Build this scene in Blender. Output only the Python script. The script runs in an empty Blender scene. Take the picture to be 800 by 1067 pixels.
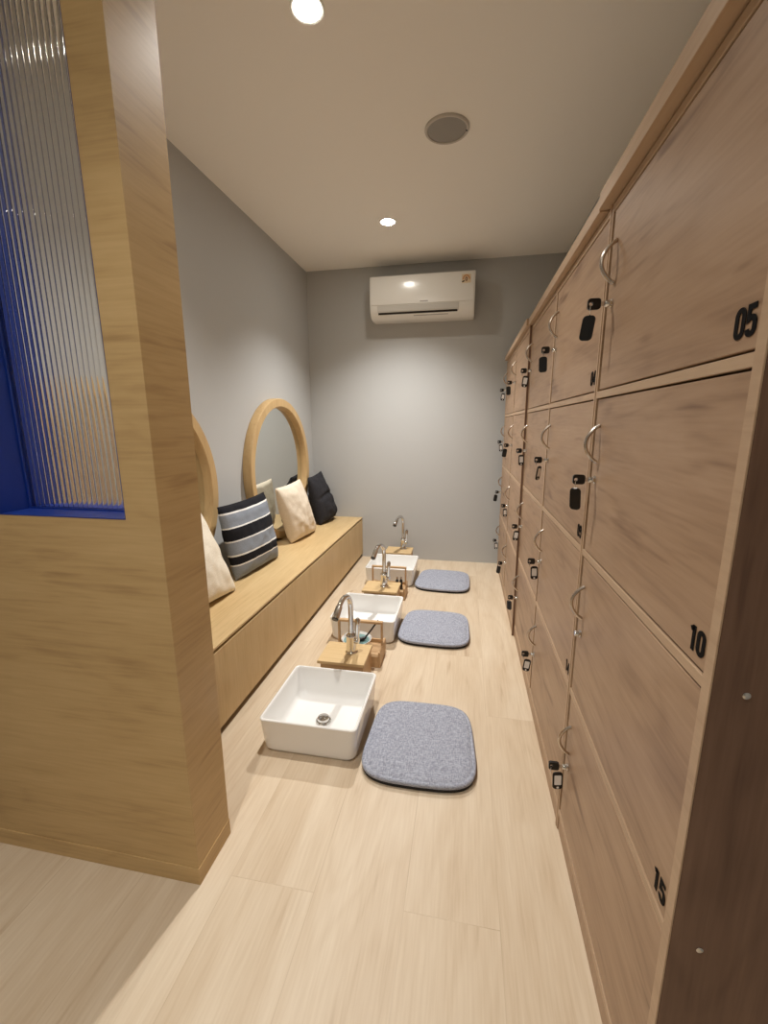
import bpy, bmesh, math, random
from mathutils import Vector, Matrix, noise
random.seed(7)
PI = math.pi
SC = bpy.context.scene
COL = SC.collection

# ------------------------------------------------------------------ materials
def lin(r, g, b):
    f = lambda c: (c/255/12.92) if c/255 <= .04045 else ((c/255+.055)/1.055)**2.4
    return (f(r), f(g), f(b), 1)

def new_mat(name):
    m = bpy.data.materials.new(name); m.use_nodes = True
    nt = m.node_tree; b = nt.nodes['Principled BSDF']
    return m, nt, b

def plain(name, col, rough=.5, metal=0, bump=0, bscale=200, spec=.5):
    m, nt, b = new_mat(name)
    b.inputs['Base Color'].default_value = col
    b.inputs['Roughness'].default_value = rough
    b.inputs['Metallic'].default_value = metal
    b.inputs['Specular IOR Level'].default_value = spec
    tc = nt.nodes.new('ShaderNodeTexCoord')
    n = nt.nodes.new('ShaderNodeTexNoise'); n.inputs['Scale'].default_value = bscale; n.inputs['Detail'].default_value = 3
    nt.links.new(tc.outputs['Object'], n.inputs['Vector'])
    if bump:
        bp = nt.nodes.new('ShaderNodeBump'); bp.inputs['Strength'].default_value = bump; bp.inputs['Distance'].default_value = .002
        nt.links.new(n.outputs['Fac'], bp.inputs['Height']); nt.links.new(bp.outputs['Normal'], b.inputs['Normal'])
    return m

def math_node(nt, op, a, b=None, c=None):
    n = nt.nodes.new('ShaderNodeMath'); n.operation = op
    for i, v in enumerate((a, b, c)):
        if v is None: continue
        if isinstance(v, (int, float)): n.inputs[i].default_value = v
        else: nt.links.new(v, n.inputs[i])
    return n.outputs[0]

def ramp(nt, fac, stops, interp='LINEAR'):
    r = nt.nodes.new('ShaderNodeValToRGB'); r.color_ramp.interpolation = interp
    e = r.color_ramp.elements
    e[0].position, e[0].color = stops[0]
    e[1].position, e[1].color = stops[1]
    for p, c in stops[2:]:
        k = e.new(p); k.color = c
    nt.links.new(fac, r.inputs['Fac'])
    return r.outputs['Color']

def wood(name, light, mid, dark, axis, rough=.5, big=1.0, fibre=.35, rnd=True, veins=.5, spec=.4):
    """axis = grain direction 0/1/2"""
    m, nt, b = new_mat(name)
    tc = nt.nodes.new('ShaderNodeTexCoord')
    vec = tc.outputs['Object']
    if rnd:
        oi = nt.nodes.new('ShaderNodeObjectInfo')
        s = nt.nodes.new('ShaderNodeVectorMath'); s.operation = 'SCALE'; s.inputs[0].default_value = (31.0, 17.0, 23.0)
        nt.links.new(oi.outputs['Random'], s.inputs['Scale'])
        a = nt.nodes.new('ShaderNodeVectorMath'); a.operation = 'ADD'
        nt.links.new(vec, a.inputs[0]); nt.links.new(s.outputs[0], a.inputs[1]); vec = a.outputs[0]
    def stretched(along, across, scale, detail, dist=0):
        mp = nt.nodes.new('ShaderNodeMapping')
        sc = [across]*3
        for q in (axis if isinstance(axis, tuple) else (axis,)): sc[q] = along
        mp.inputs['Scale'].default_value = sc
        nt.links.new(vec, mp.inputs['Vector'])
        n = nt.nodes.new('ShaderNodeTexNoise')
        n.inputs['Scale'].default_value = scale; n.inputs['Detail'].default_value = detail
        n.inputs['Distortion'].default_value = dist; n.inputs['Roughness'].default_value = .6
        nt.links.new(mp.outputs[0], n.inputs['Vector'])
        return n.outputs['Fac']
    n1 = stretched(.55, 3.2, 2.2*big, 4, .5)          # broad figure
    n2 = stretched(1.2, 26, 5, 3)                     # fine fibre
    rings = math_node(nt, 'SINE', math_node(nt, 'MULTIPLY', stretched(.42, 2.4, 1.2*big, 2, .5), 62))
    rings = math_node(nt, 'POWER', math_node(nt, 'MULTIPLY_ADD', rings, .5, .5), 3)
    n3 = stretched(1.1, 9, 1.6*big, 2, .3)            # scattered dark streaks
    st = nt.nodes.new('ShaderNodeMapRange'); st.inputs['From Min'].default_value = .62; st.inputs['From Max'].default_value = .76
    nt.links.new(n3, st.inputs['Value'])
    f = math_node(nt, 'ADD', math_node(nt, 'MULTIPLY', n1, 1-fibre), math_node(nt, 'MULTIPLY', n2, fibre))
    f = math_node(nt, 'SUBTRACT', f, math_node(nt, 'MULTIPLY', rings, .08*veins))
    f = math_node(nt, 'SUBTRACT', f, math_node(nt, 'MULTIPLY', st.outputs[0], .34*veins))
    c = ramp(nt, f, [(.17, dark), (.45, mid), (.74, light)])
    nt.links.new(c, b.inputs['Base Color'])
    b.inputs['Roughness'].default_value = rough
    b.inputs['Specular IOR Level'].default_value = spec
    bp = nt.nodes.new('ShaderNodeBump'); bp.inputs['Strength'].default_value = .12; bp.inputs['Distance'].default_value = .001
    nt.links.new(n2, bp.inputs['Height']); nt.links.new(bp.outputs['Normal'], b.inputs['Normal'])
    return m

def mul(c, k): return (c[0]*k, c[1]*k, c[2]*k, 1)

OAKL, OAKM, OAKD = lin(212,185,140), lin(199,170,123), lin(172,141,97)
M = {}
M['oak_x'] = wood('oak veneer crosswise', lin(206,175,125), lin(192,160,110), lin(162,130,86), (0,1), .45, 1.6, .45, False, .7)
M['oak_y'] = wood('oak veneer lengthwise', OAKL, OAKM, OAKD, 1, .42, 1.6, .55, True, .3)
M['oak_z'] = wood('oak veneer upright', OAKL, OAKM, OAKD, 2, .45, 1.6, .5, True, .3)
LKL, LKM, LKD = lin(182,152,124), lin(164,133,105), lin(124,94,72)
M['lock_y'] = wood('locker laminate lengthwise', LKL, LKM, LKD, 1, .42, 1.5, .35, True, 1.0)
M['lock_z'] = wood('locker laminate upright', LKL, LKM, LKD, 2, .45, 1.5, .4, True, .5)
M['lock_edge'] = wood('locker edge band', lin(196,168,138), lin(182,153,124), lin(150,122,96), 1, .45, 1.5, .4, True, .3)
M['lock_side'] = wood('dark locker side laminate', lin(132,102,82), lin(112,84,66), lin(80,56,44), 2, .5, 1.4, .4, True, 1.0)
M['box_wood'] = wood('light caddy wood', lin(206,174,132), lin(190,155,114), lin(158,122,86), 0, .5, 2.5, .4, True, .3)
M['board_wood'] = wood('board wood', lin(218,190,144), lin(205,175,128), lin(178,146,102), 0, .45, 2.5, .5, True, .3)
M['frame_wood'] = wood('mirror frame wood', lin(206,176,128), lin(192,160,112), lin(166,134,92), 2, .5, 2.5, .35, True, .3)
M['dark_gap'] = plain('recess shade black', lin(30,24,20), .7)  # near-black carries the shade inside narrow recesses as colour
M['gap_brown'] = plain('locker inside shade brown', lin(96,68,48), .7)  # dark brown puts the shade within the locker gaps into the colour
M['wall'] = plain('grey wall paint', lin(187,187,185), .8, 0, .05, 90, .2)
M['ceil'] = plain('white ceiling paint', lin(247,242,234), .9, 0, .03, 90, .1)
M['ceramic'] = plain('white glazed ceramic', lin(236,235,232), .08, 0, 0, 200, .5)
M['chrome'] = plain('chrome', lin(215,213,210), .07, 1)
M['steel'] = plain('brushed nickel', lin(200,190,178), .25, 1)
M['black_plastic'] = plain('black plastic', lin(16,15,15), .3)
M['label_paper'] = plain('white label paper', lin(235,233,230), .6)
M['black_ink'] = plain('black vinyl lettering', lin(14,12,12), .7, spec=.1)
M['white_plastic'] = plain('white glossy plastic', lin(232,229,222), .18)
M['grey_plastic'] = plain('pale grey plastic', lin(205,202,195), .35)
M['ink_grey'] = plain('grey printed mark', lin(170,166,160), .5)
M['sticker_cream'] = plain('cream sticker', lin(224,204,170), .5)
M['sticker_orange'] = plain('orange sticker print', lin(206,150,98), .5)
M['sticker_brown'] = plain('brown sticker print', lin(120,60,30), .5)
M['blue'] = plain('blue painted frame', lin(18,48,130), .4, 0, .03, 150)
M['teal'] = plain('teal sponge', lin(118,150,148), .8, 0, .4, 260)
M['speaker_grille'] = plain('grey speaker grille', lin(160,156,150), .7, 0, .5, 700, .2)
M['speaker_rim'] = plain('pale speaker rim', lin(196,188,178), .5)
M['non_slip'] = plain('black non slip backing', lin(24,23,24), .8)
M['mirror'] = plain('mirror glass', lin(225,228,226), .01, 1)

def floor_mat():
    m, nt, b = new_mat('pale oak plank floor')
    tc = nt.nodes.new('ShaderNodeTexCoord')
    mp = nt.nodes.new('ShaderNodeMapping'); mp.inputs['Rotation'].default_value = (0, 0, PI/2); mp.inputs['Location'].default_value = (.37, .112, 0)
    nt.links.new(tc.outputs['Object'], mp.inputs['Vector'])
    br = nt.nodes.new('ShaderNodeTexBrick')
    br.inputs['Scale'].default_value = 1; br.inputs['Brick Width'].default_value = 1.22; br.inputs['Row Height'].default_value = .23
    br.inputs['Mortar Size'].default_value = .0012; br.inputs['Mortar Smooth'].default_value = .3; br.offset = .37; br.offset_frequency = 2
    br.inputs['Color1'].default_value = (.30,.30,.30,1); br.inputs['Color2'].default_value = (.70,.70,.70,1); br.inputs['Mortar'].default_value = (.0,.0,.0,1)
    nt.links.new(mp.outputs[0], br.inputs['Vector'])
    sep = nt.nodes.new('ShaderNodeSeparateColor'); nt.links.new(br.outputs['Color'], sep.inputs[0])
    # each plank shifts its own grain
    comb = nt.nodes.new('ShaderNodeCombineXYZ')
    nt.links.new(math_node(nt, 'MULTIPLY', sep.outputs[0], 37), comb.inputs[0]); nt.links.new(math_node(nt, 'MULTIPLY', sep.outputs[0], 53), comb.inputs[1])
    add = nt.nodes.new('ShaderNodeVectorMath'); add.operation = 'ADD'
    nt.links.new(tc.outputs['Object'], add.inputs[0]); nt.links.new(comb.outputs[0], add.inputs[1])
    def st(along, across, scale, det, dist):
        q = nt.nodes.new('ShaderNodeMapping'); q.inputs['Scale'].default_value = (across, along, 1)
        nt.links.new(add.outputs[0], q.inputs['Vector'])
        n = nt.nodes.new('ShaderNodeTexNoise'); n.inputs['Scale'].default_value = scale; n.inputs['Detail'].default_value = det; n.inputs['Distortion'].default_value = dist
        nt.links.new(q.outputs[0], n.inputs['Vector']); return n.outputs['Fac']
    n1 = st(.7, 5, 2.2, 4, .6); n2 = st(1.5, 30, 5, 3, 0); n3 = st(.9, 8, 2.0, 2, .6)
    ring = math_node(nt, 'POWER', math_node(nt, 'MULTIPLY_ADD', math_node(nt, 'SINE', math_node(nt, 'MULTIPLY', st(.40, 2.6, 1.5, 2, .5), 60)), .5, .5), 3)
    mr = nt.nodes.new('ShaderNodeMapRange'); mr.inputs['From Min'].default_value = .64; mr.inputs['From Max'].default_value = .8
    nt.links.new(n3, mr.inputs['Value'])
    f = math_node(nt, 'ADD', math_node(nt, 'MULTIPLY', n1, .55), math_node(nt, 'MULTIPLY', n2, .35))
    f = math_node(nt, 'ADD', f, math_node(nt, 'MULTIPLY', sep.outputs[0], .16))
    f = math_node(nt, 'SUBTRACT', f, math_node(nt, 'MULTIPLY', ring, .06))
    f = math_node(nt, 'SUBTRACT', f, math_node(nt, 'MULTIPLY', mr.outputs[0], .32))
    c = ramp(nt, f, [(.15, lin(170,144,118)), (.42, lin(203,182,154)), (.75, lin(222,206,182))])
    mx = nt.nodes.new('ShaderNodeMix'); mx.data_type = 'RGBA'
    nt.links.new(math_node(nt, 'MULTIPLY', br.outputs['Fac'], .1), mx.inputs[0]); nt.links.new(c, mx.inputs[6]); mx.inputs[7].default_value = lin(140,112,86)
    nt.links.new(mx.outputs[2], b.inputs['Base Color'])
    b.inputs['Roughness'].default_value = .42; b.inputs['Specular IOR Level'].default_value = .35
    bp = nt.nodes.new('ShaderNodeBump'); bp.inputs['Strength'].default_value = .08; bp.inputs['Distance'].default_value = .001
    nt.links.new(n2, bp.inputs['Height']); nt.links.new(bp.outputs['Normal'], b.inputs['Normal'])
    return m
M['floor'] = floor_mat()

def fabric(name, a, c, scale=420, rough=.95, bump=.5):
    m, nt, b = new_mat(name)
    tc = nt.nodes.new('ShaderNodeTexCoord')
    def n_(sx, sy, s):
        mp = nt.nodes.new('ShaderNodeMapping'); mp.inputs['Scale'].default_value = (sx, sy, 1)
        nt.links.new(tc.outputs['Object'], mp.inputs['Vector'])
        n = nt.nodes.new('ShaderNodeTexNoise'); n.inputs['Scale'].default_value = s; n.inputs['Detail'].default_value = 2
        nt.links.new(mp.outputs[0], n.inputs['Vector']); return n.outputs['Fac']
    f = math_node(nt, 'MULTIPLY', math_node(nt, 'ADD', n_(1, .22, scale), n_(.22, 1, scale)), .5)
    nt.links.new(ramp(nt, f, [(.36, a), (.64, c)]), b.inputs['Base Color'])
    b.inputs['Roughness'].default_value = rough; b.inputs['Specular IOR Level'].default_value = .15
    bp = nt.nodes.new('ShaderNodeBump'); bp.inputs['Strength'].default_value = bump; bp.inputs['Distance'].default_value = .002
    nt.links.new(f, bp.inputs['Height']); nt.links.new(bp.outputs['Normal'], b.inputs['Normal'])
    return m
M['grey_felt'] = fabric('heathered grey fabric', lin(132,134,146), lin(180,184,196), 300)
M['white_cloth'] = fabric('cream white cotton', lin(222,212,192), lin(236,227,210), 260, bump=.2)
M['beige_cloth'] = fabric('beige cotton', lin(212,197,175), lin(226,213,194), 260, bump=.2)
M['dark_cloth'] = fabric('charcoal cotton', lin(38,37,40), lin(56,55,58), 260, bump=.3)

def striped():
    m, nt, b = new_mat('striped grey black and white woven cotton')
    uv = nt.nodes.new('ShaderNodeUVMap'); uv.uv_map = 'UVMap'
    sp = nt.nodes.new('ShaderNodeSeparateXYZ'); nt.links.new(uv.outputs[0], sp.inputs[0])
    K, W, G = lin(34,34,38), lin(232,230,226), lin(138,144,153)
    # v counted from the bottom edge
    st = [(0, G), (.19, W), (.21, K), (.32, W), (.34, G), (.51, W), (.53, K), (.69, W), (.71, G), (.88, W), (.905, K)]
    c = ramp(nt, sp.outputs[1], st, 'CONSTANT')
    tc = nt.nodes.new('ShaderNodeTexCoord')
    n = nt.nodes.new('ShaderNodeTexNoise'); n.inputs['Scale'].default_value = 240; nt.links.new(tc.outputs['Object'], n.inputs['Vector'])
    mx = nt.nodes.new('ShaderNodeMix'); mx.data_type = 'RGBA'; mx.blend_type = 'MULTIPLY'; mx.inputs[0].default_value = .5
    nt.links.new(c, mx.inputs[6]); nt.links.new(ramp(nt, n.outputs['Fac'], [(.3, (.6,.6,.6,1)), (.6, (1,1,1,1))]), mx.inputs[7])
    nt.links.new(mx.outputs[2], b.inputs['Base Color']); b.inputs['Roughness'].default_value = .95; b.inputs['Specular IOR Level'].default_value = .15
    bp = nt.nodes.new('ShaderNodeBump'); bp.inputs['Strength'].default_value = .3; bp.inputs['Distance'].default_value = .002
    nt.links.new(n.outputs['Fac'], bp.inputs['Height']); nt.links.new(bp.outputs['Normal'], b.inputs['Normal'])
    return m
M['striped'] = striped()

def glass_mat():
    m, nt, b = new_mat('ribbed clear glass')
    b.inputs['Base Color'].default_value = (.93, .95, .95, 1)
    b.inputs['Roughness'].default_value = .04; b.inputs['IOR'].default_value = 1.45
    b.inputs['Transmission Weight'].default_value = 1
    return m
M['glass'] = glass_mat()

def lamp_mat():
    m, nt, b = new_mat('lit lamp diffuser')
    b.inputs['Base Color'].default_value = (1, 1, 1, 1)
    b.inputs['Emission Color'].default_value = (1, .95, .86, 1); b.inputs['Emission Strength'].default_value = 150
    return m
M['lamp'] = lamp_mat()

# ------------------------------------------------------------------ mesh helpers
def bm_new(): return bmesh.new()

def box(bm, x0, x1, y0, y1, z0, z1, bev=0, seg=2):
    vs = [bm.verts.new(p) for p in ((x0,y0,z0),(x1,y0,z0),(x1,y1,z0),(x0,y1,z0),(x0,y0,z1),(x1,y0,z1),(x1,y1,z1),(x0,y1,z1))]
    fs = [bm.faces.new([vs[i] for i in q]) for q in ((3,2,1,0),(4,5,6,7),(0,1,5,4),(1,2,6,5),(2,3,7,6),(3,0,4,7))]
    if bev:
        es = list({e for f in fs for e in f.edges})
        bmesh.ops.bevel(bm, geom=es, offset=bev, segments=seg, profile=.5, affect='EDGES')

def rings(bm, loops, cap0=True, cap1=True, closed=True):
    """loft a list of point loops"""
    vl = [[bm.verts.new(p) for p in l] for l in loops]
    n = len(vl[0])
    for a, b in zip(vl, vl[1:]):
        for i in range(n if closed else n-1):
            j = (i+1) % n
            bm.faces.new((a[i], a[j], b[j], b[i]))
    if cap0: bm.faces.new(list(reversed(vl[0])))
    if cap1: bm.faces.new(vl[-1])
    return vl

def circ(c, r, ax='z', n=32):
    out = []
    for i in range(n):
        a = 2*PI*i/n; u, v = r*math.cos(a), r*math.sin(a)
        out.append((c[0]+u, c[1]+v, c[2]) if ax == 'z' else (c[0], c[1]+u, c[2]+v) if ax == 'x' else (c[0]-u, c[1], c[2]+v))
    return out

def lathe(bm, prof, c=(0,0,0), ax='z', n=32, cap0=True, cap1=True):
    """prof: (radius, height along axis)"""
    loops = []
    for r, h in prof:
        cc = (c[0], c[1], c[2]+h) if ax == 'z' else (c[0]+h, c[1], c[2]) if ax == 'x' else (c[0], c[1]+h, c[2])
        loops.append(circ(cc, max(r, 1e-5), ax, n))
    rings(bm, loops, cap0, cap1)

def tube(bm, pts, rad, n=14, closed=False):
    pts = [Vector(p) for p in pts]
    rads = rad if isinstance(rad, (list, tuple)) else [rad]*len(pts)
    loops = []; up = None
    N = len(pts)
    for i, p in enumerate(pts):
        a = pts[i-1] if (i > 0 or closed) else p
        b = pts[(i+1) % N] if (i < N-1 or closed) else p
        t = (b-a).normalized()
        if up is None: up = Vector((0,0,1)) if abs(t.z) < .9 else Vector((1,0,0))
        s = t.cross(up).normalized(); up = s.cross(t).normalized()
        loops.append([p + rads[i]*(math.cos(2*PI*k/n)*s + math.sin(2*PI*k/n)*up) for k in range(n)])
    if closed:
        vl = rings(bm, loops, False, False)
        for k in range(n):
            q = (k+1) % n
            bm.faces.new((vl[-1][k], vl[-1][q], vl[0][q], vl[0][k]))
    else: rings(bm, loops)

def rrect(hx, hy, r, z, n=8, cx=0, cy=0):
    out = []
    for sx, sy, a0 in ((1,1,0),(-1,1,PI/2),(-1,-1,PI),(1,-1,1.5*PI)):
        for k in range(n+1):
            a = a0 + PI/2*k/n
            out.append((cx+sx*(hx-r)+r*math.cos(a), cy+sy*(hy-r)+r*math.sin(a), z))
    return out

def obj(name, bm, mat, parent=None, smooth=False, kind=None, label=None, cat=None, group=None, ang=35):
    bmesh.ops.recalc_face_normals(bm, faces=bm.faces)
    me = bpy.data.meshes.new(name); bm.to_mesh(me); bm.free()
    me.materials.append(mat)
    if smooth:
        me.polygons.foreach_set('use_smooth', [True]*len(me.polygons))
        me.set_sharp_from_angle(angle=math.radians(ang))
    o = bpy.data.objects.new(name, me); COL.objects.link(o)
    if parent: o.parent = parent
    tag(o, label, cat, group, kind)
    return o

def tag(o, label=None, cat=None, group=None, kind=None):
    if label: o['label'] = label
    if cat: o['category'] = cat
    if group: o['group'] = group
    if kind: o['kind'] = kind
    return o

def thing(name, loc, label, cat, group=None, rz=0, kind=None):
    o = bpy.data.objects.new(name, None); COL.objects.link(o)
    o.empty_display_size = .05
    o.location = loc; o.rotation_euler = (0, 0, rz)
    return tag(o, label, cat, group, kind)

def dup(root, loc, rz=None, label=None):
    r = root.copy(); COL.objects.link(r); r.location = loc
    if rz is not None: r.rotation_euler = (0, 0, rz)
    if label: r['label'] = label
    for ch in list(root.children):
        c = ch.copy(); COL.objects.link(c); c.parent = r
        for g in list(ch.children):
            d = g.copy(); COL.objects.link(d); d.parent = c
    return r

# ------------------------------------------------------------------ measures (metres)
XL, XR, YB, YF, H = -1.328, .68, 3.62, -2.2, 2.4
XK = .301                         # locker front plane
PX, PY0, PY1 = -.638, .786, .930  # partition end and its two faces
WX0, WX1, WZ0, WZ1 = -1.058, -.722, .966, 2.16

# ------------------------------------------------------------------ room shell
def slab(name, x0, x1, y0, y1, z0, z1, mat, label):
    bm = bm_new(); box(bm, x0, x1, y0, y1, z0, z1)
    return obj(name, bm, mat, kind='structure', label=label)
slab('floor', XL-.1, XR+.1, YF-.1, YB+.1, -.1, 0, M['floor'], 'pale oak plank floor running to the back wall')
slab('ceiling', XL-.1, XR+.1, YF-.1, YB+.1, H, H+.1, M['ceil'], 'plain white painted ceiling with recessed lamps')
slab('wall_left', XL-.1, XL, YF-.1, YB+.1, 0, H, M['wall'], 'grey painted wall behind the bench and round mirrors')
slab('wall_right', XR, XR+.1, YF-.1, YB+.1, 0, H, M['wall'], 'grey painted wall behind the lockers')
slab('wall_back', XL, XR, YB, YB+.1, 0, H, M['wall'], 'grey painted end wall with the air conditioner')
slab('wall_front', XL, XR, YF-.1, YF, 0, H, M['wall'], 'grey wall on the entrance side')

bm = bm_new()
xs = [XL, WX0, WX1, PX]; zs = [0, WZ0, WZ1, H]
# one continuous panelled partition with a window hole
def grid_wall(bm, xs, zs, y0, y1, hole):
    V = {}
    for i, x in enumerate(xs):
        for j, z in enumerate(zs):
            for k, y in enumerate((y0, y1)): V[i,j,k] = bm.verts.new((x, y, z))
    nx, nz = len(xs)-1, len(zs)-1
    for i in range(nx):
        for j in range(nz):
            if (i, j) == hole: continue
            for k in (0, 1): bm.faces.new((V[i,j,k], V[i+1,j,k], V[i+1,j+1,k], V[i,j+1,k]))
    for i in range(nx):
        for j in (0, nz): bm.faces.new((V[i,j,0], V[i+1,j,0], V[i+1,j,1], V[i,j,1]))
    for j in range(nz):
        for i in (0, nx): bm.faces.new((V[i,j,0], V[i,j+1,0], V[i,j+1,1], V[i,j,1]))
    hi, hj = hole
    for a, b in (((hi,hj),(hi+1,hj)), ((hi,hj+1),(hi+1,hj+1)), ((hi,hj),(hi,hj+1)), ((hi+1,hj),(hi+1,hj+1))):
        bm.faces.new((V[a[0],a[1],0], V[b[0],b[1],0], V[b[0],b[1],1], V[a[0],a[1],1]))
grid_wall(bm, xs, zs, PY0, PY1, (1, 1))
obj('wall_near', bm, M['oak_x'], kind='structure', label='oak veneered partition wall with a ribbed glass window')
bm = bm_new(); box(bm, XL, PX+.0015, PY0-.002, PY1+.002, 0, .05, .0008, 1)
obj('baseboard_near', bm, M['oak_x'], kind='structure', label='flush oak base strip along the foot of the partition')

win = thing('window_1', ((WX0+WX1)/2, (PY0+PY1)/2, WZ0), 'blue framed ribbed glass window in the oak partition', None, kind='structure')
cx, cy = (WX0+WX1)/2, (PY0+PY1)/2
hw = (WX1-WX0)/2; hd = (PY1-PY0)/2; wh = WZ1-WZ0
bm = bm_new(); t = .002; e = .0008
box(bm, -hw, -hw+t, -hd-e, hd+e, 0, wh); box(bm, hw-.0007, hw, -hd-e, hd+e, 0, wh)
box(bm, -hw+t, hw-t, -hd-e, hd+e, 0, t); box(bm, -hw+t, hw-t, -hd-e, hd+e, wh-t, wh)
obj('window_frame', bm, M['blue'], win)
bm = bm_new()                                      # glazing beads either side of the pane
for y in (-.006+.004, .010+.004):
    for x in (-hw+t, hw-t-.004): box(bm, x, x+.004, y-.002, y+.002, t, wh-t)
    for z in (t, wh-t-.004): box(bm, -hw+t+.004, hw-t-.004, y-.002, y+.002, z, z+.004)
obj('glazing_bead', bm, M['blue'], win)
bm = bm_new()                                      # ribbed pane
a0, a1 = -hw+t, hw-t; nrib = 24; seg = 12
front, back = [], []
for i in range(nrib*seg+1):
    u = i/(nrib*seg); x = a0+(a1-a0)*u
    rib = abs(math.sin(PI*u*nrib))**.6
    front.append((x, .004-.0015-.0020*rib)); back.append((x, .004+.0035))
poly = front + back[::-1]
vb = [bm.verts.new((x, y, t+.001)) for x, y in poly]; vt = [bm.verts.new((x, y, wh-t-.001)) for x, y in poly]
n = len(poly)
for i in range(n): bm.faces.new((vb[i], vb[(i+1) % n], vt[(i+1) % n], vt[i]))
nf = len(front)
for i in range(nf-1):
    bm.faces.new((vb[i], vb[i+1], vb[n-2-i], vb[n-1-i])); bm.faces.new((vt[i], vt[i+1], vt[n-2-i], vt[n-1-i]))
obj('glass_pane', bm, M['glass'], win, smooth=True, ang=50)

# ------------------------------------------------------------------ lockers
LY0, CW, NCOL = .527, .5918, 5
div = [LY0+.009+CW*k for k in range(6)]          # divider centres, near to far
SH = [.062, .456, .848, 1.233, 1.628]            # shelf centres, last = top rail
LD = XR-.006                                     # back of the lockers
UNITS = [(0, 1, 0.0, 'nearest brown wood-grain locker unit, single column with numbers 05, 10 and 15'),
         (1, 3, 0.0, 'middle brown wood-grain locker unit, second and third columns of doors from the front'),
         (3, 5, -.010, 'brown wood-grain locker unit closest to the back wall, two columns of doors')]
bank_of, off_of = {}, {}
for n_u, (k0, k1, xo, lab) in enumerate(UNITS):
    ox, oy = XK+xo, (div[k0]+div[k1])/2
    bank = thing('locker_unit', (ox, oy, 0), lab, 'lockers', 'locker units along the right wall')
    def L(x0, x1, y0, y1, z0, z1, bm, bev=.0008): box(bm, x0-XK, (x1-XK if x1 < LD-.03 else x1-ox), y0-oy, y1-oy, z0, z1, bev, 1)
    for k in range(k0, k1): bank_of[k] = (bank, ox, oy)
    ya, yb = (div[k0]-.009 if k0 == 0 else div[k0]+.0005), (div[k1]+.009 if k1 == 5 else div[k1]-.0005)
    # inner dividers, shelves, back
    for k in range(k0+1, k1):
        bm = bm_new(); L(XK, LD-.02, div[k]-.008, div[k]+.008, .0545, 1.64, bm)
        obj('divider', bm, M['lock_edge'], bank)
    for z in SH:
        for k in range(k0, k1):
            bm = bm_new(); L(XK, LD-.02, div[k]+(.0090 if k in (k0,) else .0085), div[k+1]-(.0100 if k+1 == k1 else .0085), z-.008, z+.008, bm)
            obj('shelf', bm, M['lock_edge'], bank)
    bm = bm_new(); L(LD-.018, LD, ya+.016, yb-.016, .07, 1.62, bm); obj('back_panel', bm, M['gap_brown'], bank)
    for k in range(k0, k1):
        bm = bm_new()
        for z0, z1 in zip(SH, SH[1:]):           # added sheet, its dark brown stands for shade in the door gaps
            L(XK+.045, XK+.048, div[k]+.011, div[k+1]-.011, z0+.008, z1-.008, bm, 0)
        obj('gap_shade', bm, M['gap_brown'], bank)
    # side panels reach the floor
    bm = bm_new(); L(XK+.001, LD, ya, div[k0]+.008, 0, 1.64, bm)
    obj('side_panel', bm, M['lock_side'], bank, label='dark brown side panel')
    bm = bm_new(); L(XK-.0015, XK+.0008, ya-.0003, div[k0]+.0085, 0, 1.64, bm, .0004)
    obj('edge_band', bm, M['lock_edge'], bank)
    bm = bm_new(); L(XK, LD, div[k1]-.0095, yb, 0, 1.64, bm); obj('side_panel', bm, M['lock_edge'], bank)
    if n_u == 0:
        for z in (.847, .456):
            bm = bm_new(); lathe(bm, [(.0045, 0), (.0045, -.0012), (.0025, -.002)], (XK+.038-ox, div[0]-.009-oy, z), 'y', 16)
            obj('screw_cap', bm, M['chrome'], bank, smooth=True, label='small chrome screw cap')
    bm = bm_new(); L(XK+.003, XK+.02, div[k0]+.0090, div[k1]-.0100, 0, .0535, bm); obj('plinth', bm, M['lock_z'], bank)
    z_t = 1.677 if n_u == 0 else 1.673
    bm = bm_new(); L(XK-(.022 if n_u == 0 else .018), LD, ya-.001 if n_u == 0 else ya+(.036 if n_u == 1 else .001), yb+(.028 if n_u == 0 else 0), 1.641, z_t, bm, .001); obj('top_board', bm, M['lock_edge'], bank)
    bm = bm_new(); L(XK+.006, XK+.02, div[k0]+.0090, div[k1]-.0100, 1.6365, 1.6405, bm, 0); obj('top_rail', bm, M['gap_brown'], bank)

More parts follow.
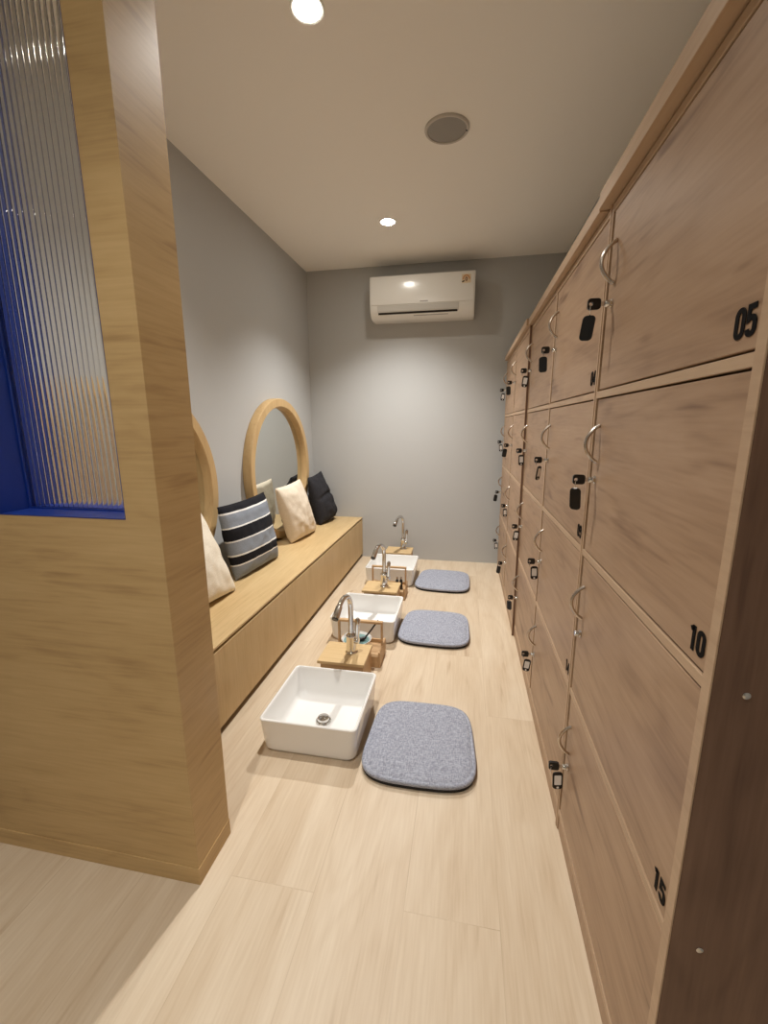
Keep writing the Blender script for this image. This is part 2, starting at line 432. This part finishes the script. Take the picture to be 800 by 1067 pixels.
# lettering: condensed bold strokes
def arc(cx, cy, rx, ry, a0, a1, n=14):
    return [(cx+rx*math.cos(math.radians(a0+(a1-a0)*i/n)), cy+ry*math.sin(math.radians(a0+(a1-a0)*i/n))) for i in range(n+1)]
SW = .185
GL = {
 '0': [(arc(.24,.74,.16,.18,0,180)+arc(.24,.26,.16,.18,180,360), True)],
 '1': [([(.30,0),(.30,1)], False), ([(.10,.80),(.30,.93)], False)],
 '4': [([(.36,0),(.36,1)], False), ([(.34,.96),(.07,.30),(.50,.30)], False)],
 '5': [([(.42,.925),(.11,.925),(.10,.53),(.20,.585)]+arc(.25,.42,.155,.17,90,0)+arc(.25,.24,.155,.165,0,-180), False)],
 '9': [(arc(.24,.72,.16,.20,0,360), True), ([(.40,.72)]+arc(.24,.26,.16,.18,0,-180), False)],
}
def stroke(bm, pts, closed, to3, w):
    P = [Vector(p) for p in pts]
    N = len(P)
    if closed and (P[0]-P[-1]).length < 1e-4: P = P[:-1]; N -= 1
    Lf, Rt = [], []
    for i in range(N):
        a = P[i-1] if (i > 0 or closed) else None
        b = P[(i+1) % N] if (i < N-1 or closed) else None
        d1 = (P[i]-a).normalized() if a is not None else None
        d2 = (b-P[i]).normalized() if b is not None else None
        t = ((d1 or d2)+(d2 or d1)).normalized()
        nrm = Vector((-t.y, t.x)); k = 1
        if d1 and d2: k = min(1.6, 1/max(.5, nrm.dot(Vector((-d1.y, d1.x)))))
        Lf.append(P[i]+nrm*w/2*k); Rt.append(P[i]-nrm*w/2*k)
    for i in range(N if closed else N-1):
        j = (i+1) % N
        q = [Lf[i], Lf[j], Rt[j], Rt[i]]
        lo = [bm.verts.new(to3(p, 0)) for p in q]; hi = [bm.verts.new(to3(p, 1)) for p in q]
        bm.faces.new(lo); bm.faces.new(hi)
        for s in range(4): bm.faces.new((lo[s], lo[(s+1) % 4], hi[(s+1) % 4], hi[s]))

ROWS = ['bottom', 'third', 'second', 'top']      # index 0 = lowest shelf
numbers = {(4,3): '05', (4,2): '10', (4,1): '15', (3,3): '04', (3,2): '09', (3,1): '14'}
def make_handle(door, y, z):
    bm = bm_new(); pts = []
    for i in range(17):
        a = i/16; s = math.sin(PI*a)
        pts.append((-.028*s**.75-.0005, y, z-.042+.084*a))
    tube(bm, pts, .0042, 10)
    return obj('handle', bm, M['steel'], door, smooth=True)
def make_lock(door, y, z):
    bm = bm_new(); lathe(bm, [(.0095, 0), (.0095, -.002), (.0075, -.004), (.0070, -.012), (.006, -.014)], (-.0005, y, z), 'x', 20)
    return obj('lock', bm, M['chrome'], door, smooth=True)
lockpos = {}
for k in range(5):
    bank, ox, oy = bank_of[k]
    for r in range(4):
        y0, y1 = div[k]+.0100, div[k+1]-.0225
        z0, z1 = SH[r]+.0115, SH[r+1]-.0115
        yc, zc = (y0+y1)/2, (z0+z1)/2
        bm = bm_new(); box(bm, 0, .017, y0-yc, y1-yc, z0-zc, z1-zc, .0012, 1)
        d = obj('door', bm, M['lock_y'], bank, label='wood-grain locker door')
        d.location = (.0012, yc-oy, zc)
        hy = div[k+1]-.056-yc
        hz = SH[r]+.273-zc; lz = SH[r]+.190-zc
        make_handle(d, hy, hz); make_lock(d, hy, lz)
        lockpos[k, r] = (ox+.0012-.014, div[k+1]-.056, SH[r]+.190)
        col_far = 4-k
        if (col_far, r) in numbers:
            s = .034; bm = bm_new(); yL = y0+.046-yc; zB = SH[r]+.026-zc
            for q, ch in enumerate(numbers[col_far, r]):
                to3 = lambda p, h, q=q: (-.0006-.0005*h, yL-(p[0]+q*.52)*s*1.15, zB+p[1]*s)
                for pts, cl in GL[ch]: stroke(bm, pts, cl, to3, SW)
            obj('number', bm, M['black_ink'], d, label='black number %s' % numbers[col_far, r])

# keys with tags
def make_key():
    t = thing('key', (0,0,0), 'key', 'key', 'locker keys with tags')
    bm = bm_new(); box(bm, -.013, .0, -.0012, .0012, -.0045, .0045, .0004, 1); obj('blade', bm, M['chrome'], t)
    bm = bm_new()                                  # head plate with a hole, standing upright
    out = rrect(.0135, .0115, .006, -.0035, 5); inn = rrect(.004, .004, .0035, -.0035, 5, -.0065, 0)
    o_ = lambda l, h: [(p[0]-.0225, h, p[1]) for p in l]
    rings(bm, [o_(inn, -.0035), o_(out, -.0035), o_(out, .0035), o_(inn, .0035), o_(inn, -.0035)], False, False)
    obj('key_head', bm, M['black_plastic'], t, smooth=True)
    bm = bm_new(); c0 = Vector((-.029, 0, -.0125))
    tube(bm, [c0+.0115*Vector((math.sin(a)*.25, math.sin(a)*.97, math.cos(a))) for a in [2*PI*i/20 for i in range(20)]], .0009, 6, True)
    obj('ring', bm, M['chrome'], t, smooth=True)
    bm = bm_new()
    ol = lambda hx, hz, r, y: [(p[0]-.029, y, p[1]-.048) for p in rrect(hx*.95, hz*.9, r*.9, 0, 6)]
    rings(bm, [ol(.0135,.0285,.009,-.0015), ol(.0145,.0295,.010,-.0005), ol(.0145,.0295,.010,.0015), ol(.0135,.0285,.009,.0025)])
    tg = obj('tag', bm, M['black_plastic'], t, smooth=True)
    bm = bm_new()
    rings(bm, [[(p[0]-.029, -.0021, p[1]-.0455) for p in rrect(.0092,.0150,.002,0,3)], [(p[0]-.029, -.0015, p[1]-.0455) for p in rrect(.0092,.0150,.002,0,3)]])
    obj('paper_insert', bm, M['label_paper'], tg)
    bm = bm_new(); lathe(bm, [(.0035, 0), (.003, -.0006)], (-.029, -.0015, -.0690), 'y', 12); obj('eyelet', bm, M['label_paper'], tg)
    return t
COLN = ['locker column at the back wall', 'second locker column from the back wall', 'middle locker column', 'second locker column from the near end', 'nearest locker column']
# (column from back wall, row): tag turn, 0 = white face to the room's near end
turn = {(4,3): (2.6,'black'), (4,2): (2.35,'black'), (4,0): (.12,'white'),
        (3,3): (2.9,'black'), (3,2): (.9,'white'), (3,1): (.1,'white'), (3,0): (-.05,'white'),
        (2,3): (.1,'white'), (2,2): (.35,'white'), (2,1): (.1,'white'), (2,0): (2.5,'black'),
        (1,3): (2.7,'black'), (1,2): (2.8,'black'), (1,1): (.2,'white'), (1,0): (2.6,'black'),
        (0,3): (.2,'white'), (0,2): (.3,'white'), (0,1): (2.9,'black'), (0,0): (.3,'white')}
proto = make_key(); first = True
for (c, r), (a, w) in turn.items():
    num = numbers.get((c, r))
    lab = 'key with %s tag, %s row, %s' % (w, ROWS[r], COLN[c])
    if num: lab = 'key with %s tag in the lock of locker %s' % (w, num)
    p = lockpos[4-c, r]
    if first: k = proto; k.location = p; k['label'] = lab; first = False
    else: k = dup(proto, p, None, lab)
    for ch in k.children:
        if ch.name.startswith('tag'):
            # turn the hanging tag about its own upright line
            R = Matrix.Translation((-.029, 0, 0)) @ Matrix.Rotation(a, 4, 'Z') @ Matrix.Translation((.0385, 0, 0))
            tilt = Matrix.Translation((-.029, 0, -.0225)) @ Matrix.Rotation(.12 if (c+r) % 2 else -.05, 4, 'Y') @ Matrix.Translation((.0385, 0, .0225))
            ch.matrix_basis = tilt @ R

# ------------------------------------------------------------------ bench
BX, BZ = -.884, .364
by0, by1 = PY1+.004, YB-.002
bench = thing('storage_bench', ((XL+BX)/2, (by0+by1)/2, 0), 'long low oak bench box under the round mirrors along the left wall', 'bench')
bx, byc = (XL+BX)/2, (by0+by1)/2
def B(bm, x0, x1, z0, z1, bev=.001, y0=by0, y1=by1): box(bm, x0-bx, x1-bx, y0-byc, y1-byc, z0, z1, bev, 1)
bm = bm_new(); B(bm, XL+.002, BX, BZ-.010, BZ); obj('top', bm, M['oak_y'], bench)
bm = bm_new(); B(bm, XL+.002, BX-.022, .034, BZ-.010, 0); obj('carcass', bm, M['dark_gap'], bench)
bm = bm_new(); B(bm, BX-.020, BX, .031, BZ-.022); obj('front_panel', bm, M['oak_z'], bench)
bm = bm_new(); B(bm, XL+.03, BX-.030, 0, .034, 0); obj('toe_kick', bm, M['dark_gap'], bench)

# ------------------------------------------------------------------ round mirrors
def mirror(y, label):
    z = BZ+.494
    t = thing('round_mirror', (XL, y, z), label, 'mirror', 'round mirrors above the bench')
    bm = bm_new()
    prof = [(.492,.0),(.494,.004),(.494,.050),(.490,.056),(.442,.056),(.437,.051),(.430,.018),(.430,.0)]
    loops = [circ((h+.001,0,0), r, 'x', 96) for r, h in prof]; loops.append(loops[0])
    rings(bm, loops, False, False)
    bmesh.ops.remove_doubles(bm, verts=bm.verts, dist=1e-5)
    obj('frame', bm, M['frame_wood'], t, smooth=True)
    bm = bm_new(); lathe(bm, [(.4295,.004),(.4295,.016)], (0,0,0), 'x', 96); obj('mirror_glass', bm, M['mirror'], t)
    return t
mirror(2.875, 'round oak-framed mirror behind the beige pillow, farther from the partition')
mirror(1.53, 'round oak-framed mirror mostly hidden by the partition, above the white pillow')

# ------------------------------------------------------------------ pillows
def pillow(name, BL, BR, TL, TR, thick, mat, label, seed=0, puff=None, crease=None):
    BL, BR, TL, TR = map(Vector, (BL, BR, TL, TR))
    o0 = (BL+BR)/2
    nrm = (BR-BL).cross(TL-BL).normalized()
    if nrm.x < 0: nrm = -nrm
    n = 40
    bm = bm_new(); uvl = bm.loops.layers.uv.new('UVMap')
    def pt(i, j, side):
        u, v = i/n, j/n
        a, b = 2*u-1, 2*v-1
        # sides pull in between the corners
        pin = .045
        uu = .5+a/2*(1-pin*(1-b*b)*abs(a)); vv = .5+b/2*(1-pin*(1-a*a)*abs(b))
        p = BL*(1-uu)*(1-vv)+BR*uu*(1-vv)+TL*(1-uu)*vv+TR*uu*vv
        h = (max(0, 1-a*a)**.42)*(max(0, 1-b*b)**.42)
        if puff: h *= puff(u, v)
        w = noise.noise(Vector((a*2.1+seed, b*2.1, side*3+seed)))*.18 + noise.noise(Vector((a*5+seed, b*5, side)))*.09
        # gathers running in from the corners
        w += .05*math.sin(14*(a*b)+seed)*max(abs(a), abs(b))**2
        d = thick/2*h*(1+w)
        if side > 0 and crease: d -= crease(u, v)
        return p + nrm*(side*d)
    G = {}
    for s in (1, -1):
        for i in range(n+1):
            for j in range(n+1):
                edge = i in (0, n) or j in (0, n)
                if edge and s == -1: G[i,j,s] = G[i,j,1]; continue
                G[i,j,s] = bm.verts.new(pt(i, j, s)-o0)
        for i in range(n):
            for j in range(n):
                f = bm.faces.new((G[i,j,s], G[i+1,j,s], G[i+1,j+1,s], G[i,j+1,s]))
                for lp, (q, w_) in zip(f.loops, ((i,j),(i+1,j),(i+1,j+1),(i,j+1))): lp[uvl].uv = (q/n, w_/n)
    zmin = min(v.co.z for v in bm.verts); 
    o = obj(name, bm, mat, None, smooth=True, label=label, cat='pillow', group='scatter pillows on the bench', ang=80)
    o.location = o0
    o.location.z += (BZ+.001)-(o0.z+zmin)
    return o
sag = lambda u, v: 1.15-.3*v
pillow('pillow', (-1.15,1.44,BZ+.02), (-1.10,1.83,BZ+.02), (-1.262,1.40,.80), (-1.262,1.815,.81), .15, M['white_cloth'], 'plain cream white pillow half hidden by the partition end', 1, sag)
pillow('pillow', (-1.165,1.945,BZ+.02), (-1.13,2.39,BZ+.02), (-1.215,1.905,.785), (-1.205,2.40,.79), .14, M['striped'], 'grey pillow with black and white stripes', 5, sag)
pillow('pillow', (-1.165,2.68,BZ+.02), (-1.125,3.06,BZ+.02), (-1.21,2.57,.785), (-1.20,2.97,.80), .15, M['beige_cloth'], 'plain beige pillow in front of the round mirror', 9, sag)
pillow('pillow', (-1.15,3.25,BZ+.02), (-1.135,3.57,BZ+.02), (-1.24,3.24,.775), (-1.235,3.55,.80), .17, M['dark_cloth'], 'charcoal black pillow slumped in the corner by the back wall', 13,
       lambda u, v: 1.35-.75*v, lambda u, v: .022*math.exp(-((v-.5-.06*math.sin(3*u))/.045)**2)*math.sin(PI*u)**.5)

# ------------------------------------------------------------------ sinks, stands, taps, cushions
def make_sink():
    t = thing('vessel_sink', (0,0,0), 'sink', 'sink', 'white foot-wash sinks on the floor')
    bm = bm_new(); S = .1815
    spec = [(.160,.0,.028),(.165,.002,.030),(.165,.010,.030),(.1725,.014,.030),(.1735,.030,.028),(.1790,.118,.020),(S-.001,.128,.020),(S-.0005,.133,.020),(S-.003,.1355,.018),
            (S-.008,.1355,.015),(S-.0105,.133,.014),(S-.0125,.126,.014),(.158,.040,.026),(.151,.026,.034),(.138,.020,.040),(.09,.0175,.04),(.04,.016,.03),(.024,.0155,.0235)]
    rings(bm, [rrect(h, h, r, z, 8) for h, z, r in spec])
    obj('basin', bm, M['ceramic'], t, smooth=True, ang=40)
    bm = bm_new(); lathe(bm, [(.031,.0165),(.031,.020),(.029,.0225),(.024,.0215),(.024,.028),(.0225,.034),(.013,.0375),(.0005,.0385)], n=36)
    obj('drain', bm, M['chrome'], t, smooth=True, label='round chrome pop-up drain')
    return t
sy = [1.421, 2.262, 3.112]
slab_ = ['frontmost white square basin on the floor, with visible chrome drain', 'white square basin in the middle of the row of three', 'white square basin nearest the back wall']
s0 = make_sink()
for i, y in enumerate(sy):
    if i == 0: s0.location = (-.518, y, 0); s0['label'] = slab_[0]
    else: dup(s0, (-.523, y, 0), None, slab_[i])

def stand(x0, x1, y0, y1, label):
    xc, yc = (x0+x1)/2, (y0+y1)/2; hx, hy = (x1-x0)/2, (y1-y0)/2
    t = thing('tap_stand', (xc, yc, 0), label, 'wooden stand', 'wooden stands carrying the taps')
    bm = bm_new(); box(bm, -hx, hx, -hy, hy, .121, .135, .0015); obj('top_board', bm, M['board_wood'], t)
    bm = bm_new(); box(bm, -hx+.012, hx-.006, -hy+.010, hy-.006, 0, .121, .001, 1); obj('base_box', bm, M['box_wood'], t)
    return t
stand(-.622, -.407, 1.650, 1.830, 'low wooden tap stand between the near basin and middle basin')
stand(-.622, -.395, 2.492, 2.675, 'low wooden tap stand between the middle basin and far basin')
stand(-.632, -.412, 3.335, 3.520, 'low wooden tap stand against the back wall end')

def make_tap():
    t = thing('faucet', (0,0,0), 'tap', 'faucet', 'chrome gooseneck taps')
    bm = bm_new(); lathe(bm, [(.029,0),(.029,.004),(.025,.008),(.0235,.012),(.0235,.076),(.0245,.078),(.0245,.084),(.020,.088),(.0145,.094),(.0135,.100),(.0135,.105)], n=28)
    obj('body', bm, M['chrome'], t, smooth=True)
    bm = bm_new(); R = .075; zc = .220; pts = [(0,0,.100+.12*i/6) for i in range(7)]
    for i in range(1, 21):
        a = PI*i/20*.73; pts.append((0, -R+R*math.cos(a), zc+R*math.sin(a)))
    ty, tz = -math.sin(PI*1.04), math.cos(PI*1.04)
    tube(bm, pts, .0118, 18); obj('spout', bm, M['chrome'], t, smooth=True)
    bm = bm_new(); p = Vector(pts[-1]); d = (Vector(pts[-1])-Vector(pts[-2])).normalized()
    tube(bm, [p-d*.004, p, p+d*.004, p+d*.03, p+d*.055, p+d*.058], [.0125,.014,.0145,.0155,.0165,.0155], 18)
    sh = obj('spray_head', bm, M['chrome'], t, smooth=True)
    bm = bm_new(); tube(bm, [p+d*.058, p+d*.062], [.0145,.0135], 18); obj('nozzle', bm, M['black_plastic'], sh, smooth=True)
    bm = bm_new(); lathe(bm, [(.015,.018),(.015,.034),(.013,.037)], (0,0,.060), 'x', 20)
    tube(bm, [(.028,0,.056),(.029,0,.085),(.031,0,.13),(.033,0,.162),(.034,0,.172)], [.009,.0105,.0108,.0125,.007], 12)
    obj('lever', bm, M['chrome'], t, smooth=True)
    return t
t0 = make_tap()
tl = ['chrome gooseneck tap behind the near basin', 'chrome gooseneck tap behind the middle basin', 'chrome gooseneck tap closest to the back wall']
for i, p in enumerate([(-.489,1.752,.1352), (-.493,2.592,.1352), (-.493,3.462,.1352)]):
    if i == 0: t0.location = p; t0.rotation_euler = (0,0,-.12); t0['label'] = tl[0]
    else: dup(t0, p, (-.12, -.22, -.28)[i], tl[i])

def caddy(x0, x1, y0, y1, h, label):
    xc, yc = (x0+x1)/2, (y0+y1)/2; hx, hy = (x1-x0)/2, (y1-y0)/2
    t = thing('wooden_caddy', (xc, yc, 0), label, 'caddy', 'wooden caddies beside the basins')
    w = .009
    bm = bm_new(); box(bm, -hx+w, hx-w, -hy+w, hy-w, .004, .012, .001, 1); obj('bottom', bm, M['box_wood'], t)
    for s in (-1, 1):
        bm = bm_new(); a, b = (hx-w, hx) if s > 0 else (-hx, -hx+w)
        box(bm, a, b, -hy, hy, 0, .082, .001, 1); obj('end_panel', bm, M['box_wood'], t)
        bm = bm_new(); box(bm, a, b, -.010, .010, .0825, h, .001, 1); obj('upright', bm, M['box_wood'], t)
    bm = bm_new(); box(bm, -hx+w+.0005, hx-w-.0005, -.010, .010, h-.012, h, .001, 1); obj('handle_bar', bm, M['box_wood'], t)
    bm = bm_new(); box(bm, -hx+w+.0005, hx-w-.0005, -hy, -hy+w, 0, .060, .001, 1); obj('front_panel', bm, M['box_wood'], t)
    bm = bm_new(); box(bm, -hx+w+.0005, hx-w-.0005, hy-w, hy, 0, .075, .001, 1); obj('rear_panel', bm, M['box_wood'], t)
    bm = bm_new(); box(bm, -hx+w+.0005, hx-w-.0005, -hy+w+.0005, hy-w-.0005, .050, .056, .001, 1); obj('tray', bm, M['box_wood'], t)
    return t
caddy(-.606, -.376, 1.855, 2.010, .208, 'wooden carry caddy with a bowl, between near tap and middle basin')
caddy(-.612, -.372, 2.690, 2.850, .212, 'wooden carry caddy with a tall handle, between middle tap and far basin')

bowl = thing('bowl', (-.512, 1.9325, .0562), 'white bowl with teal inside in the near wooden caddy', 'bowl')
bm = bm_new(); lathe(bm, [(.030,0),(.032,.004),(.050,.020),(.0735,.047),(.0765,.052),(.0740,.053),(.071,.049),(.047,.024),(.028,.010),(.001,.0085)], n=40)
obj('shell', bm, M['ceramic'], bowl, smooth=True)
bm = bm_new(); lathe(bm, [(.028,.0105),(.047,.0245),(.0650,.0425),(.050,.0435),(.001,.0445)], n=40)
obj('sponge', bm, M['teal'], bowl, smooth=True, label='teal sponge filling')
br = thing('brush', (-.462, 1.935, .104), 'black-handled brush lying in the white bowl', 'brush')
bm = bm_new(); tube(bm, [(-.004,-.004,.012),(.022,.012,.045),(.052,.030,.088),(.056,.032,.094)], [.0045,.004,.0045,.003], 10); obj('handle', bm, M['black_plastic'], br, smooth=True)
bm = bm_new(); tube(bm, [(-.034,-.024,.006),(-.014,-.010,.007),(.0,-.001,.012)], [.008,.011,.006], 12); obj('bristle_head', bm, M['black_plastic'], br, smooth=True)

for i, (x, y) in enumerate([(-.432, 2.745), (-.405, 2.750)]):
    t = thing('bottle', (x, y, .0562), ('small dark bottle in the far wooden caddy, left of the pair', 'small dark bottle in the far wooden caddy, right of the pair')[i], 'bottle', 'dark bottles in the far caddy')
    bm = bm_new(); lathe(bm, [(.0095,0),(.0105,.002),(.0105,.062),(.009,.068),(.005,.072),(.005,.076)], n=20); obj('body', bm, M['black_plastic'], t, smooth=True)
    bm = bm_new(); lathe(bm, [(.0065,.0762),(.0065,.088),(.006,.089)], n=16); obj('cap', bm, M['steel'], t, smooth=True)

def make_cushion():
    t = thing('seat_cushion', (0,0,0), 'cushion', 'cushion', 'grey seat cushions beside the basins')
    def loop(inset, z, n=72):
        out = []
        for i in range(n):
            a = 2*PI*i/n; c, s = math.cos(a), math.sin(a); e = 2/4.6
            x = (.195-inset)*math.copysign(abs(c)**e, c); y = (.203-inset)*math.copysign(abs(s)**e, s)
            out.append((x*(1-.055*y/.2), y+.012*(1-(x/.195)**2)*(-1 if y < 0 else .3), z))
        return out
    bm = bm_new(); rings(bm, [loop(.008, 0), loop(.003, .003), loop(.002, .0125), loop(.004, .0135)])
    obj('backing', bm, M['non_slip'], t, smooth=True, label='black non-slip backing')
    bm = bm_new()
    rings(bm, [loop(.006,.0137), loop(.001,.015), loop(0,.021), loop(.002,.026), loop(.007,.0285), loop(.0105,.0278), loop(.012,.0272), loop(.0145,.0292), loop(.025,.0325), loop(.06,.0355), loop(.12,.0370), loop(.17,.0373)])
    obj('cover', bm, M['grey_felt'], t, smooth=True, ang=60)
    return t
c0 = make_cushion()
cl = ['grey fabric seat cushion beside the near basin, largest in view', 'grey fabric seat cushion beside the middle basin', 'grey fabric seat cushion closest to the back wall']
for i, (x, y, r) in enumerate([(-.128,1.388,.02), (-.140,2.305,-.02), (-.132,3.085,-.05)]):
    if i == 0: c0.location = (x,y,0); c0.rotation_euler = (0,0,r); c0['label'] = cl[0]
    else: dup(c0, (x,y,0), r, cl[i])

# ------------------------------------------------------------------ air conditioner
ax0, ax1 = -.752, .030
ac = thing('air_conditioner', ((ax0+ax1)/2, YB, 1.965), 'white split air conditioner high on the back wall', 'air conditioner')
hxa = (ax1-ax0)/2
prof = [(-.0003,.005),(-.10,.0),(-.150,.006),(-.178,.022),(-.196,.050),(-.204,.090),(-.207,.14),(-.206,.22),(-.203,.278),(-.197,.296),(-.185,.302),(-.0003,.302)]
def fy(z):
    pts = [(y, q) for y, q in prof[1:10]]
    for (ya, za), (yb, zb) in zip(pts, pts[1:]):
        if za <= z <= zb: return ya+(yb-ya)*(z-za)/(zb-za)
    return -.2
bm = bm_new()
rings(bm, [[(x, y, z) for y, z in prof] for x in (-hxa+.012, hxa-.012)])
for s in (-1, 1):                                  # rounded end caps
    a = s*(hxa-.012)
    sc = lambda k: [((a+s*.012*math.sin(k*PI/2)), -.1+(y+.1)*(1-.03*(1-math.cos(k*PI/2))), .15+(z-.15)*(1-.03*(1-math.cos(k*PI/2)))) for y, z in prof]
    rings(bm, [sc(0), sc(.4), sc(.75), sc(1)], False, True)
bmesh.ops.remove_doubles(bm, verts=bm.verts, dist=1e-5)
obj('body', bm, M['white_plastic'], ac, smooth=True, ang=30)
def strip(name, x0, x1, z0, z1, off, mat, parent, label=None, n=8, th=.003):
    bm = bm_new(); f, b = [], []
    for i in range(n+1):
        z = z0+(z1-z0)*i/n; y = fy(z)
        f.append((y-off, z)); b.append((y-off+th, z))
    loop = f+b[::-1]
    rings(bm, [[(x0,y,z) for y, z in loop], [(x1,y,z) for y, z in loop]])
    return obj(name, bm, mat, parent, label=label, smooth=True)
xa = -(ax0+ax1)/2
fp = strip('front_panel', -hxa+.012, hxa-.012, .094, .284, .004, M['white_plastic'], ac)
strip('louver', -.695+xa, -.088+xa, .046, .088, .0035, M['grey_plastic'], ac)
strip('air_slot', -.690+xa, -.092+xa, .030, .043, .0012, M['dark_gap'], ac, 'black air outlet slot')
strip('seam', -.0860+xa, -.0835+xa, .034, .090, .0008, M['ink_grey'], ac)
strip('brand_mark', -.37+xa, -.31+xa, .103, .111, .0045, M['ink_grey'], fp, 'faint grey brand mark')
strip('maker_strip', -.42+xa, -.16+xa, .016, .021, .0006, M['ink_grey'], ac)
# energy sticker
st = strip('sticker', -.066+xa, -.002+xa, .212, .272, .0048, M['sticker_cream'], fp, 'cream and orange energy sticker')
bm = bm_new(); c = (-.034+xa, .236); yq = fy(.24)-.0055
def to_ac(p, h): return (p[0], yq-.0004-.0004*h, p[1])
stroke(bm, arc(c[0], c[1], .023, .027, 0, 180, 20), False, to_ac, .009)
obj('arch_print', bm, M['sticker_orange'], st)
bm = bm_new(); stroke(bm, arc(c[0], c[1]+.002, .0065, .0115, 0, 360, 20), True, to_ac, .0055)
obj('digit_print', bm, M['sticker_brown'], st)
bm = bm_new(); stroke(bm, [(c[0]-.030, c[1]-.016), (c[0]-.013, c[1]-.009)], False, to_ac, .008)
obj('arrow_print', bm, M['black_ink'], st)

# ------------------------------------------------------------------ ceiling fittings
sk = thing('ceiling_speaker', (-.122, 2.110, H), 'round flush grey speaker in the ceiling', 'speaker')
bm = bm_new(); lp = [circ((0,0,z), r, 'z', 64) for r, z in ((.094,0),(.094,-.006),(.090,-.010),(.083,-.009),(.081,-.004),(.081,0))]
rings(bm, lp, False, False); obj('rim', bm, M['speaker_rim'], sk, smooth=True)
bm = bm_new(); lathe(bm, [(.081,-.001),(.081,-.006),(.060,-.0075),(.001,-.008)], n=64); obj('grille', bm, M['speaker_grille'], sk, smooth=True)
bm = bm_new(); lathe(bm, [(.004,-.008),(.004,-.0108)], (.083,.012,0), n=12); obj('clip', bm, M['black_plastic'], sk)

def make_downlight():
    t = thing('downlight', (0,0,H), 'lamp', 'ceiling lamp', 'recessed ceiling downlights')
    bm = bm_new(); lp = [circ((0,0,z), r, 'z', 48) for r, z in ((.052,0),(.052,-.003),(.049,-.005),(.043,-.004),(.042,-.001),(.042,0))]
    rings(bm, lp, False, False); obj('trim_ring', bm, M['white_plastic'], t, smooth=True)
    bm = bm_new(); lathe(bm, [(.0415,-.0005),(.0415,-.003),(.03,-.0045),(.001,-.005)], n=48); obj('diffuser', bm, M['lamp'], t, smooth=True, label='lit white diffuser')
    return t
d0 = make_downlight()
lamps = [(-.512,1.491), (-.518,2.888), (-.500,.090), (-.500,-1.31)]
dl = ['lit ceiling downlight at the top of the view, above the near basin', 'lit ceiling downlight in front of the air conditioner', 'lit ceiling downlight on the entrance side of the partition', 'lit ceiling downlight farthest from the back wall, by the entrance']
for i, (x, y) in enumerate(lamps):
    if i == 0: d0.location = (x,y,H); d0['label'] = dl[0]
    else: dup(d0, (x,y,H), None, dl[i])
POWER = [88, 170, 64, 60]
CONE = [116, 112, 104, 116]
for i, (x, y) in enumerate(lamps):
    ld = bpy.data.lights.new('downlight_beam', 'SPOT'); ld.energy = POWER[i]; ld.color = (1, .985, .955)
    ld.spot_size = math.radians(CONE[i]); ld.spot_blend = 1; ld.shadow_soft_size = .018
    lo = bpy.data.objects.new('downlight_beam', ld); COL.objects.link(lo); lo.location = (x, y, H-.012)

# ------------------------------------------------------------------ world, camera, view
w = bpy.data.worlds.new('World'); SC.world = w; w.use_nodes = True
w.node_tree.nodes['Background'].inputs[0].default_value = (.05,.05,.05,1)
cd = bpy.data.cameras.new('camera'); cam = bpy.data.objects.new('camera', cd); COL.objects.link(cam)
cd.sensor_fit = 'HORIZONTAL'; cd.sensor_width = 36; cd.lens = 443.83/800*36; cd.clip_start = .02
yaw, pitch, roll, hc = .1878, .2001, -.0042, 1.1647
f = Vector((-math.sin(yaw)*math.cos(pitch), math.cos(yaw)*math.cos(pitch), -math.sin(pitch)))
r = Vector((math.cos(yaw), math.sin(yaw), 0)); u = r.cross(f)
R_ = math.cos(roll)*r+math.sin(roll)*u; U_ = -math.sin(roll)*r+math.cos(roll)*u
mw = Matrix((R_, U_, -f)).transposed().to_4x4(); mw.translation = (0, 0, hc)
cam.matrix_world = mw
SC.camera = cam
SC.view_settings.view_transform = 'Standard'; SC.view_settings.look = 'None'
SC.view_settings.gamma = 1; SC.view_settings.use_curve_mapping = False
SC.view_settings.exposure = 0
